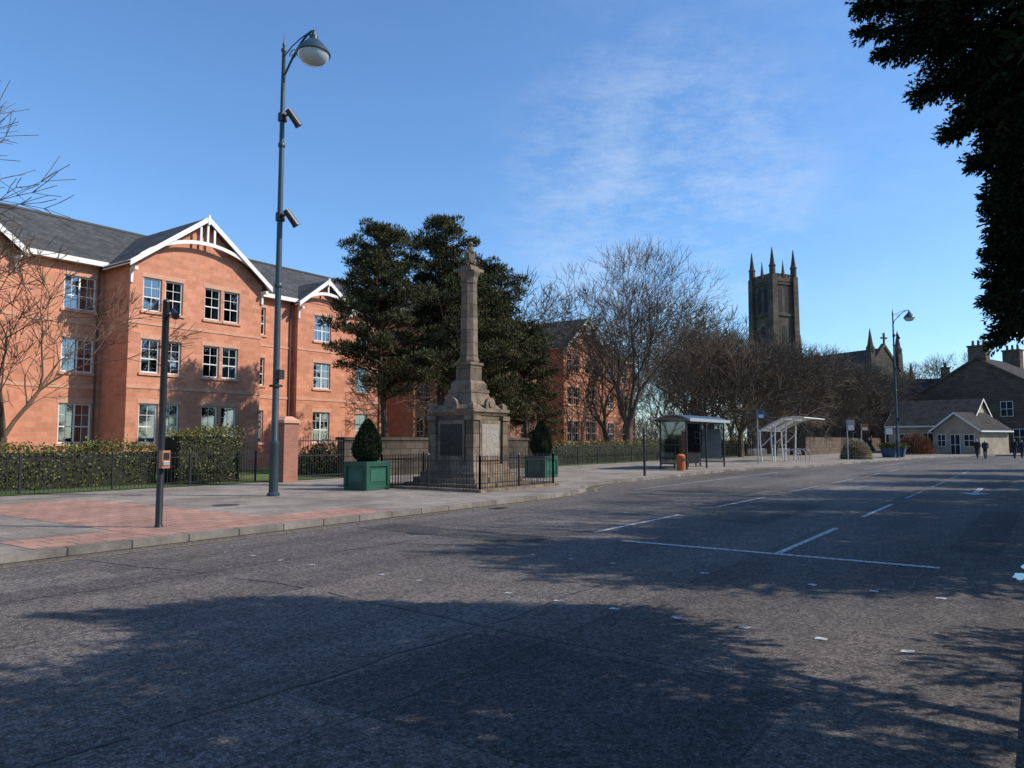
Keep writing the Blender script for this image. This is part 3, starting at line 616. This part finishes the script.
mb=MB(); mb.frus(0,0,0,.16,.05,.2,.04,.04); mb.frus(0,0,.16,.30,.2,.22,.04,.04); o=part(g,'finial_shield',mb,[m_stone2],raw=True); o.location=(.19,-.11,7.24); o.rotation_euler=(0,0,R(60))
q=1.95; railing('monument_railing',[((18.8-q,15-q),(18.8+q,15-q)),((18.8+q,15-q),(18.8+q,15+q)),((18.8+q,15+q),(18.8-q,15+q)),((18.8-q,15+q),(18.8-q,15-q))],1.0,.12,post=1.95)
mb=MB(); 
for (a,b,c,d) in((-2.1,2.1,-2.1,-1.8),(-2.1,2.1,1.8,2.1),(-2.1,-1.8,-1.795,1.795),(1.8,2.1,-1.795,1.795)): mb.box(18.8+a,18.8+b,15+c,15+d,.1,.2)
finish(mb,'monument_kerb',[m_stone2],origin=(18.8,15,.1))
# ------------------------------------------------------------------ planters
def planter(s,t,w=.98,h=.82,th=1.25,rot=0):
    g=group('topiary_planter',s,t,.12,rot); mb=MB()
    mb.cbox(0,0,.05,h,w-.08); mb.cbox(0,0,.0,.12,w-.02); mb.cbox(0,0,h-.12,h+.02,w)
    for a in(-1,1):
        for b in(-1,1): mb.cbox(a*(w/2-.06),b*(w/2-.06),.12,h-.12,.12)
    for a in(-1,1):
        mb.box(a*(w/2-.035)-.008,a*(w/2-.035)+.008,-.3,.3,.25,.6,2); mb.box(-.3,.3,a*(w/2-.035)-.008,a*(w/2-.035)+.008,.25,.6,2)
    mb.cbox(0,0,h+.003,h+.01,w-.12,m=1)
    part(g,'box',mb,[m_green,m_hedged,M('pale_green_panel',(.022,.11,.072),.5)],bevel=.01)
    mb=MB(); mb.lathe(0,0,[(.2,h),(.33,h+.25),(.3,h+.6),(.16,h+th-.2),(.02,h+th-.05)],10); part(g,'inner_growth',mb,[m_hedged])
    n=9000; f=rng.random(n); rr=np.interp(f,[0,.12,.3,.6,.85,1],[.22,.37,.43,.34,.17,.02]); an=rng.random(n)*6.283
    rr=rr*(1-.15*rng.random(n))*(1+.06*np.sin(an*3+f*9)); P=np.stack([rr*np.cos(an),rr*np.sin(an),h+f*th],1); P+=rng.normal(size=P.shape)*.018
    dr=np.stack([np.cos(an),np.sin(an),.7+0*an],1)+rng.normal(size=P.shape)*.4
    leafpart(g,'topiary',diamonds(P,dr,.06,.014),m_topi)
planter(15.9,16.6); planter(25.2,16.4,.98,.82,1.4)
for (s,t) in((70.5,10.6),(72.5,10.2)):
    g=group('flower_planter',s,t,.12); mb=MB(); mb.frus(0,0,0,.75,.9,1.2); mb.cbox(0,0,.75,.82,1.28); part(g,'box',mb,[M('blue_planter',(.02,.06,.12),.5)],bevel=.01)
    n=1500; P=np.stack([rng.normal(size=n)*.35,rng.normal(size=n)*.35,.8+rng.random(n)*.35],1); leafpart(g,'plants',diamonds(P,unit(n)+np.array([0,0,1]),.16,.035),m_hedge)
# pale ornamental grass mound
g=group('ornamental_shrub',63,11.8,.12); n=9000; u=unit(n); u[:,2]=np.abs(u[:,2]); P=u*np.array([1.15,1.15,1.65])*(rng.random((n,1))**.3)*.85
leafpart(g,'leaves',diamonds(P,u+rng.normal(size=u.shape)*.4,.3,.03),M('pale_grass_leaves',(.38,.32,.2),.8,.3,3,island=.5))
mb=MB(); mb.lathe(0,0,[(1.0,0),(1.05,.3),(.98,.32)],20); part(g,'bed_edge',mb,[m_kerb])
# ------------------------------------------------------------------ lamp columns
def lamp(s,t,name='street_lamp'):
    g=group(name,s,t,.12); mb=MB(); G=MB(); B=MB()
    mb.lathe(0,0,[(.17,0),(.17,.06),(.125,.1),(.12,1.35),(.135,1.4),(.09,1.5),(.085,4.5),(.075,7.5),(.062,11.0),(.05,12.2),(.075,12.23),(.075,12.3),(.03,12.36),(.05,12.42),(.02,12.5),(.004,12.75)],14)
    mb.lathe(0,0,[(.1,5.6),(.11,5.63),(.11,5.7),(.085,5.73)],12); mb.lathe(0,0,[(.08,9.5),(.095,9.52),(.095,9.6),(.075,9.63)],12)
    pts=[(0,-.05,11.35)]
    for k in range(11):
        f=k/10; pts.append((0,-.06-1.15*f,11.55+.85*math.sin(f*math.pi*.5)**1.0+.05*f))
    pts.append((0,-1.25,12.3)); mb.path(pts,.03,8)
    mb.path([(0,-.05,12.1),(0,-.35,12.28),(0,-.75,12.40),(0,-1.15,12.46)],.018,6)
    sc=[(0,-.42+.17*math.cos(a*.5)*(1-a*.05),12.02+.17*math.sin(a*.5)*(1-a*.05)) for a in range(0,15)]; mb.path(sc,.014,5)
    c=-1.25
    mb.lathe(0,c,[(.03,12.45),(.05,12.41),(.06,12.31),(.12,12.28),(.12,12.18),(.18,12.14),(.3,12.02),(.42,11.86),(.46,11.78),(.45,11.76)],20)
    G.lathe(0,c,[(.42,11.76),(.39,11.67),(.27,11.54),(.06,11.48)],20)
    for z in(10.35,7.55):
        B.tube((0,-.06,z),(.02,-.28,z+.05),.03,.03,6); B.tube((-.02,-.26,z+.15),(.24,-.38,z-.22),.085,.1,12); B.tube((.24,-.38,z-.22),(.26,-.39,z-.25),.11,.11,12)
        B.cbox(0,-.02,z-.12,z+.12,.18,.18)
    B.box(-.08,.08,-.25,-.08,3.1,3.35); B.box(-.12,.12,-.13,.13,2.9,2.96)
    part(g,'column_and_bracket',mb,[m_bluegrey],smooth=True); part(g,'lantern_bowl',G,[m_lens],smooth=True); part(g,'floodlights',B,[m_black]); return g
lamp(12.62,16.7); lamp(70.3,9.9)
# crossing pole
g=group('pedestrian_crossing_pole',6.97,12.28,.12); mb=MB(); B=MB()
mb.lathe(0,0,[(.075,0),(.07,.02),(.057,.05),(.057,3.85),(.062,3.86),(.05,3.90),(.01,3.92)],14)
B.tube((0,-.05,3.62),(0,-.22,3.64),.018,.018,6); B.tube((.03,-.16,3.70),(-.06,-.40,3.58),.05,.06,10); B.tube((-.06,-.40,3.58),(-.065,-.42,3.57),.065,.065,10)
part(g,'pole',mb,[m_black],smooth=True); part(g,'detector',B,[m_black])
mb=MB(); mb.box(-.07,.07,-.17,-.058,1.0,1.3); mb.box(-.06,.06,-.185,-.172,1.05,1.12,1); mb.box(-.05,.05,-.18,-.172,1.15,1.27,2); part(g,'push_button_box',mb,[M('orange_brown_box',(.45,.18,.08),.5),m_grey,m_black],bevel=.008)
# ------------------------------------------------------------------ bus shelter
g=group('bus_shelter',38.3,15.2,.12); A=MB(); G=MB(); Rf=MB(); b=2.7
for s in(-b,-b/3,b/3,b): A.cbox(s,.7,0,2.45,.07); 
for s in(-b,0,b): A.cbox(s,-.7,0,2.45,.07)
for z in(.25,1.2,2.4):
    A.box(-b+.03,b-.03,.68,.72,z,z+.05)
    for s in(-b,b): A.box(s-.02,s+.02,-.665,.665,z,z+.05)
A.box(-b+.03,b-.03,-.72,-.68,2.35,2.45)
G.box(-b+.04,b-.04,.695,.703,.3,2.4); 
for s in(-b,b): G.box(s-.004,s+.004,-.66,.66,.3,2.4)
G.box(-b+.04,-.9,-.703,-.697,.3,2.3)
n=10
for k in range(n):
    u0=-1+2*k/n;u1=-1+2*(k+1)/n; z0=2.48+.26*(1-u0*u0);z1=2.48+.26*(1-u1*u1)
    Rf.quad((-b-.2,u0*.95,z0),(b+.2,u0*.95,z0),(b+.2,u1*.95,z1),(-b-.2,u1*.95,z1)); Rf.quad((-b-.2,u0*.95,z0+.05),(b+.2,u0*.95,z0+.05),(b+.2,u1*.95,z1+.05),(-b-.2,u1*.95,z1+.05))
    for s in(-b-.2,b+.2): Rf.quad((s,u0*.95,z0),(s,u1*.95,z1),(s,u1*.95,z1+.05),(s,u0*.95,z0+.05),1)
Rf.box(-b-.2,b+.2,-1.0,-.952,2.42,2.58,1); Rf.box(-b-.2,b+.2,.952,1.0,2.42,2.58,1)
A.box(-1.8,1.8,.35,.6,.5,.56); A.cbox(-1.5,.48,0,.5,.06); A.cbox(1.5,.48,0,.5,.06)
G2=MB(); G2.box(b-.06,b-.02,-.55,.55,.45,2.1); 
part(g,'frame',A,[m_black]); part(g,'glass_panels',G,[m_clear]); part(g,'roof',Rf,[M('shelter_roof_blue',(.04,.075,.11),.4),m_grey]); part(g,'poster_case',G2,[M('poster_paper',(.2,.23,.25),.4)])
# litter bin, posts, signs
g=group('litter_bin',34.6,14.4,.12); g.scale=(.7,.7,.75); mb=MB(); mb.lathe(0,0,[(.25,0),(.28,.05),(.28,.85),(.31,.87),(.31,.95),(.2,1.05),(.05,1.08)],14); mb.box(-.29,.29,-.29,-.26,.6,.8,1); part(g,'body',mb,[m_orange,m_black],smooth=True)
g=group('bollard_post',28.6,13.5,.12); mb=MB(); mb.lathe(0,0,[(.05,0),(.05,1.9),(.03,1.95)],10); part(g,'post',mb,[m_black],smooth=True)
def signpost(name,s,t,h,wd,hh,mat,arm=0):
    g=group(name,s,t,.12); mb=MB(); mb.tube((0,0,0),(0,0,h),.04,.04,8); part(g,'post',mb,[m_grey]); B=MB(); B.box(-.02,.02,-wd-arm,-arm-.05 if arm==0 else wd-arm,h-hh,h); B.box(-.024,-.02,-wd-arm+.04,-arm-.09 if arm==0 else wd-arm-.04,h-hh+.05,h-hh*.5,1); part(g,'sign_plate',B,[mat,m_pwhite])
signpost('bus_stop_sign',46.5,14.3,3.3,.42,.5,M('sign_blue',(.03,.10,.25),.4)); signpost('traffic_sign',60.5,11.9,3.0,.5,.8,m_grey); signpost('traffic_sign',72,13,2.9,.55,.6,m_orange); signpost('traffic_sign',78,12,2.6,.6,.6,m_pwhite)
# cycle shelter
g=group('cycle_shelter',54.5,14.5,.12); A=MB(); Rf=MB(); b=2.6
def arc(f): return (1.3-3.0*f, 2.1+.95*math.sin(f*math.pi*.62)-.02*f)
for s in(-b,0,b):
    A.path([(s,1.2,0),(s,1.3,1.2)]+[(s,arc(k/10)[0],arc(k/10)[1]) for k in range(11)],.05,8)
    A.path([(s,.35,0),(s,.25,2.75)],.05,8); A.path([(s,1.25,1.0),(s,.3,1.9)],.03,6)
for k in range(10):
    a=arc(k/10);c=arc((k+1)/10); Rf.quad((-b-.3,a[0],a[1]+.06),(b+.3,a[0],a[1]+.06),(b+.3,c[0],c[1]+.06),(-b-.3,c[0],c[1]+.06))
for k in(0,5,10): A.box(-b-.3,b+.3,arc(k/10)[0]-.03,arc(k/10)[0]+.03,arc(k/10)[1]+.0,arc(k/10)[1]+.05)
part(g,'frame',A,[m_pwhite],smooth=True); part(g,'canopy',Rf,[glassmat('polycarbonate',(.6,.6,.57),.4)])
for k in range(4):
    g=group('bicycle_rack',52.6+k*1.2,14.0,.12); mb=MB(); mb.path([(0,-.4,0),(0,-.4,.55)]+[(0,-.4*math.cos(a*math.pi/8),.55+.3*math.sin(a*math.pi/8)) for a in range(9)]+[(0,.4,.55),(0,.4,0)],.028,8); part(g,'hoop',mb,[m_grey],smooth=True)
# ------------------------------------------------------------------ church
g=group('church',163.5,46.2,0,R(-29.7)); W=MB(); Dk=MB(); Rf=MB(); h=3.0; TZ=35.6
W.box(-h,h,-h,h,0,TZ)
for a in(-1,1):
    for b in(-1,1):
        W.frus(a*h,b*h,0,12,2.2,2.0); W.frus(a*h,b*h,12,24,1.8,1.6); W.frus(a*h,b*h,24,TZ+1,1.4,1.25)
        W.lathe(a*h,b*h,[(.68,TZ+1),(.68,TZ+2.8),(.8,TZ+3),(.55,TZ+3.4),(.08,TZ+7)],8,0,math.pi/8)
for z in(12,20,28,TZ-.8): W.cbox(0,0,z,z+.4,2*h+.5)
for k in range(5):
    x=-h+1.05+k*(2*h-2.1)/4
    for sg in(-1,1): W.cbox(x,sg*(h-.05),TZ,TZ+1.5,.7,.4); W.cbox(sg*(h-.05),x,TZ,TZ+1.5,.4,.7)
for sg in(-1,1): W.box(-h+.6,h-.6,sg*h-.18,sg*h+.18,TZ-.2,TZ+.8); W.box(sg*h-.18,sg*h+.18,-h+.6,h-.6,TZ-.2,TZ+.8); W.frus(0,sg*h,TZ+.8,TZ+4.5,.6,.05); W.frus(sg*h,0,TZ+.8,TZ+4.5,.6,.05)
def lancet(mbx,face,u,z0,z1,wd,o):
    pts=[(u-wd/2,z0),(u+wd/2,z0),(u+wd/2,z1-wd),(u+wd*.3,z1-wd*.35),(u,z1),(u-wd*.3,z1-wd*.35),(u-wd/2,z1-wd)]
    i=len(mbx.v); mbx.v+=[(p[0],face[1]*o,p[1]) if face[0]=='y' else (face[1]*o,p[0],p[1]) for p in pts]; mbx.f.append(tuple(range(i,i+7))); mbx.m.append(0)
for f in(('x',1),('x',-1),('y',1),('y',-1)):
    for u in(-.9,.9): lancet(Dk,f,u,28.8,34.6,1.05,h+.03)
    lancet(Dk,f,0,21.5,26,1.3,h+.03); lancet(Dk,f,0,14,18,1.0,h+.03)
x0,x1=h,27; e=7; ez=11; rz=18.6
W.box(x0,x1,-e,e,0,ez)
for x in(x1,): W.tri((x,-e,ez),(x,e,ez),(x,0,rz)); W.tri((x-.5,-e,ez),(x-.5,e,ez),(x-.5,0,rz))
for sg in(-1,1):
    Rf.quad((x0,sg*(e+.3),ez-.3),(x1-.3,sg*(e+.3),ez-.3),(x1-.3,0,rz-.1),(x0,0,rz-.1))
    i=len(W.v); W.v+=[(x1-.6,sg*e,ez),(x1+.15,sg*e,ez),(x1+.15,0,rz),(x1-.6,0,rz),(x1-.6,sg*e,ez+.7),(x1+.15,sg*e,ez+.7),(x1+.15,0,rz+.7),(x1-.6,0,rz+.7)]
    for f in((4,5,6,7),(0,1,5,4),(1,2,6,5),(3,0,4,7)): W.f.append(tuple(i+k for k in f)); W.m.append(0)
    W.frus(x1,sg*3.6,0,17.5,1.3,1.1); W.lathe(x1,sg*3.6,[(.7,17.5),(.75,18.3),(.5,18.8),(.05,21.8)],8)
    W.frus(x1,sg*e,0,11.5,1.4,1.1); W.lathe(x1,sg*e,[(.7,11.5),(.7,12.5),(.05,16)],8)
    W.box(x0,x1-2,sg*e if sg>0 else -e-4,e+4 if sg>0 else -e,0,6); Rf.quad((x0,sg*(e+4.2),5.9),(x1-2,sg*(e+4.2),5.9),(x1-2,sg*e,9),(x0,sg*e,9))
    for k in range(5): W.frus(x0+3+k*4.6,sg*(e+4.2),0,6,.9,.6); lancet(Dk,('y',sg),x0+5.2+k*4.2,1.8,5,1.3,e+4.03)
W.cbox(x1,0,rz,rz+2.6,.28,.28); W.box(x1-.14,x1+.14,-.75,.75,rz+1.5,rz+1.8)
for u in(-2,0,2): lancet(Dk,('x',1),u,5,13-abs(u)*.5,1.4,x1+.04)
part(g,'walls_and_pinnacles',W,[m_dstone],raw=True); part(g,'windows',Dk,[m_dark],raw=True); part(g,'roofs',Rf,[m_roofd],raw=True)
# ------------------------------------------------------------------ houses at the bend
def house(name,s,t,rot,L,Wd,ez,rz,wall,chim=(),wins=(),roofm=None,trim=None):
    g=group(name,s,t,.05,rot); W=MB(); Rf=MB(); Dk=MB(); Fr=MB(); a=L/2;b=Wd/2
    W.box(-a,a,-b,b,0,ez); 
    for x in(-a,a): W.tri((x,-b,ez),(x,b,ez),(x,0,rz))
    for sg in(-1,1):
        for d in(0,.12): Rf.quad((-a-.3,sg*(b+.35),ez-.25+d),(a+.3,sg*(b+.35),ez-.25+d),(a+.3,0,rz+.02+d),(-a-.3,0,rz+.02+d))
        Fr.box(-a-.3,a+.3,sg*(b+.37)-.03,sg*(b+.37)+.03,ez-.32,ez-.16)
        for x in(-a-.31,a+.31):
            i=len(Fr.v); Fr.v+=[(x,sg*(b+.35),ez-.36),(x,0,rz-.08),(x,0,rz+.15),(x,sg*(b+.35),ez-.12)]; Fr.f.append((i,i+1,i+2,i+3)); Fr.m.append(0)
    for (x,y,w_,d_,zz) in chim:
        W.cbox(x,y,ez,zz,w_,d_); W.cbox(x,y,zz,zz+.2,w_+.2,d_+.2)
        for k in range(3): W.tube((x,y-d_*.3+k*d_*.3,zz+.2),(x,y-d_*.3+k*d_*.3,zz+.85),.17,.13,8)
    for (f,u,z0,z1,w_) in wins:
        def bx(mbx,u0,u1,o,zz0,zz1,dd=.04,m=0):
            if f=='x-': mbx.box(-a-o-dd,-a-o,u0,u1,zz0,zz1,m)
            elif f=='y-': mbx.box(u0,u1,-b-o-dd,-b-o,zz0,zz1,m)
            elif f=='x+': mbx.box(a+o,a+o+dd,u0,u1,zz0,zz1,m)
        bx(Fr,u-w_/2-.06,u+w_/2+.06,.0,z0-.06,z1+.06,.03,1); bx(Dk,u-w_/2,u+w_/2,.03,z0,z1,.02); bx(Fr,u-.025,u+.025,.051,z0,z1,.02,1); bx(Fr,u-w_/2,u+w_/2,.052,(z0+z1)/2-.025,(z0+z1)/2+.025,.02,1)
    part(g,'walls',W,[wall],raw=True); part(g,'roof',Rf,[roofm or m_roofd],raw=True); part(g,'windows',Dk,[m_dark],raw=True); part(g,'trim',Fr,[trim or m_pwhite,m_pwhite],raw=True)
    return g
house('cream_hall',98,9.4,R(-14),8.5,7,3.3,6.0,m_cream,wins=[('y-',-2.5,1,2.2,1),('y-',0,0,2.3,1),('y-',2.5,1,2.2,1),('x+',0,1,2.2,1.2)])
house('cream_hall',94.5,6.2,R(62),5,5.0,2.7,4.4,m_cream,wins=[('x-',-1.4,.9,2.1,1.0),('x-',.1,0,2.1,.95),('x-',1.6,.9,2.1,.8)])
house('stone_house',113,4.4,R(74),12,15,7.1,11.6,m_hstone,chim=((-5.2,0,1.3,2.0,13.0),(5.2,-.4,1.3,2.0,13.2)),wins=[('x-',-4.2,1,2.8,1.2),('x-',3,1,2.8,1.2),('x-',-3,4.4,6.1,1.2),('x-',2.4,4.4,6.1,1.2)],trim=m_hstone)
house('stone_house',125,18,R(10),16,9,6,10.5,m_hstone,chim=((-7,0,1,2,12),(7,0,1,2,12)),wins=[('y-',-5,1,2.6,1.1),('y-',0,1,2.6,1.1),('y-',5,1,2.6,1.1)],trim=m_hstone)
house('stone_house',104,-12,R(80),14,9,7,11.5,m_hstone,chim=((-6.4,0,1.2,2.0,13.2),),wins=[('x-',-2,1,2.6,1.1),('x-',2,1,2.6,1.1)],trim=m_hstone)
g=group('roadside_wall',88,19,.1); mb=MB(); mb.box(-12,30,-.25,.25,0,1.8); part(g,'wall',mb,[m_hstone])
g=group('garden_wall',20,-3.2,.1); mb=MB(); mb.box(-50,50,-.2,.2,0,1.3); mb.box(-50,50,-.26,.26,1.3,1.42); part(g,'wall',mb,[m_hstone])
# reddish dormant shrub bed beside the hall
g=group('garden_shrub',86,10.5,.12); n=5000; u=unit(n); u[:,2]=np.abs(u[:,2]); P=u*np.array([1.6,1.4,1.9])*(rng.random((n,1))**.4)
leafpart(g,'twigs',diamonds(P,u+np.array([0,0,1])+rng.normal(size=u.shape)*.3,.5,.025),M('dormant_red_twigs',(.2,.09,.045),.9,.3,1,island=.5))
# distant brown tree mass
g=group('distant_trees',150,40,0); n=30000
cs=rng.uniform(-50,60,n); ct=rng.uniform(-55,60,n); hh=(7+3*np.sin(cs*.21)+2.5*np.sin(ct*.33)+2*np.sin(ct*.9+cs*.4))
keep=~((np.abs(cs-8)<24)&(np.abs(ct+3)<28)) & ~((cs<0)&(ct<-15)); P=np.stack([cs,ct,rng.random(n)*hh],1)[keep]
leafpart(g,'twig_mass',diamonds(P,unit(len(P))*.6+np.array([0,0,1]),rng.uniform(.8,2.2,len(P)),rng.uniform(.03,.1,len(P))),m_haze,raw=False)
# ------------------------------------------------------------------ people
m_skin=M('skin',(.5,.32,.24),.6,.05); m_hair=M('hair',(.04,.03,.02),.7); m_coat=M('dark_coat',(.018,.018,.022),.85); m_coat2=M('navy_coat',(.02,.03,.06),.85); m_jean=M('trousers',(.03,.035,.05),.9); m_shoe=M('shoes',(.02,.02,.02),.5)
def person(s,t,rot,H=1.72,st=.16,coat=m_coat,top=None):
    g=group('person',s,t,.0 if t<8 else .12,rot)
    V=[(0,0,.92),(0,0,1.12),(0,-.01,1.34),(0,.0,1.47),(0,-.01,1.54),(0,-.02,1.62),(0,-.01,1.69),
       (.09,0,.88),(.095,-st*.45-.03,.50),(.09,-st,.09),(.095,-st-.14,.04),(-.09,0,.88),(-.095,st*.35-.04,.50),(-.09,st+.06,.10),(-.095,st-.06,.04),
       (.175,0,1.41),(.24,.06,1.14),(.18,-.06,.95),(-.175,0,1.41),(-.24,.06,1.14),(-.18,-.06,.95),(0,-.105,1.60)]
    E=[(0,1),(1,2),(2,3),(3,4),(4,5),(5,6),(0,7),(7,8),(8,9),(9,10),(0,11),(11,12),(12,13),(13,14),(2,15),(15,16),(16,17),(2,18),(18,19),(19,20),(5,21)]
    Rd=[(.16,.12),(.15,.11),(.17,.12),.06,.06,.095,.06,.1,.07,.045,.04,.1,.07,.045,.04,.075,.055,.045,.075,.055,.045,.02]
    def mf(c):
        if c.z>1.665 or (c.z>1.54 and c.y>.01): return 1
        if c.z>1.49: return 0
        if c.z>.80: return 2
        if c.z>.1: return 3
        return 4
    skin_mesh('figure',V,E,Rd,[m_skin,m_hair,coat,m_jean,m_shoe],g,matfn=mf); g.scale=(H/1.75,)*3
person(72.0,4.3,R(-25)); person(72.8,3.8,R(-15),1.66,.12,m_coat2); person(77,1.9,R(160),1.75,.14,m_coat); person(78,1.4,R(150),1.68,.1,m_coat2)
for o in bpy.data.objects:
    for k in('o','k'):
        if k in o.keys(): del o[k]
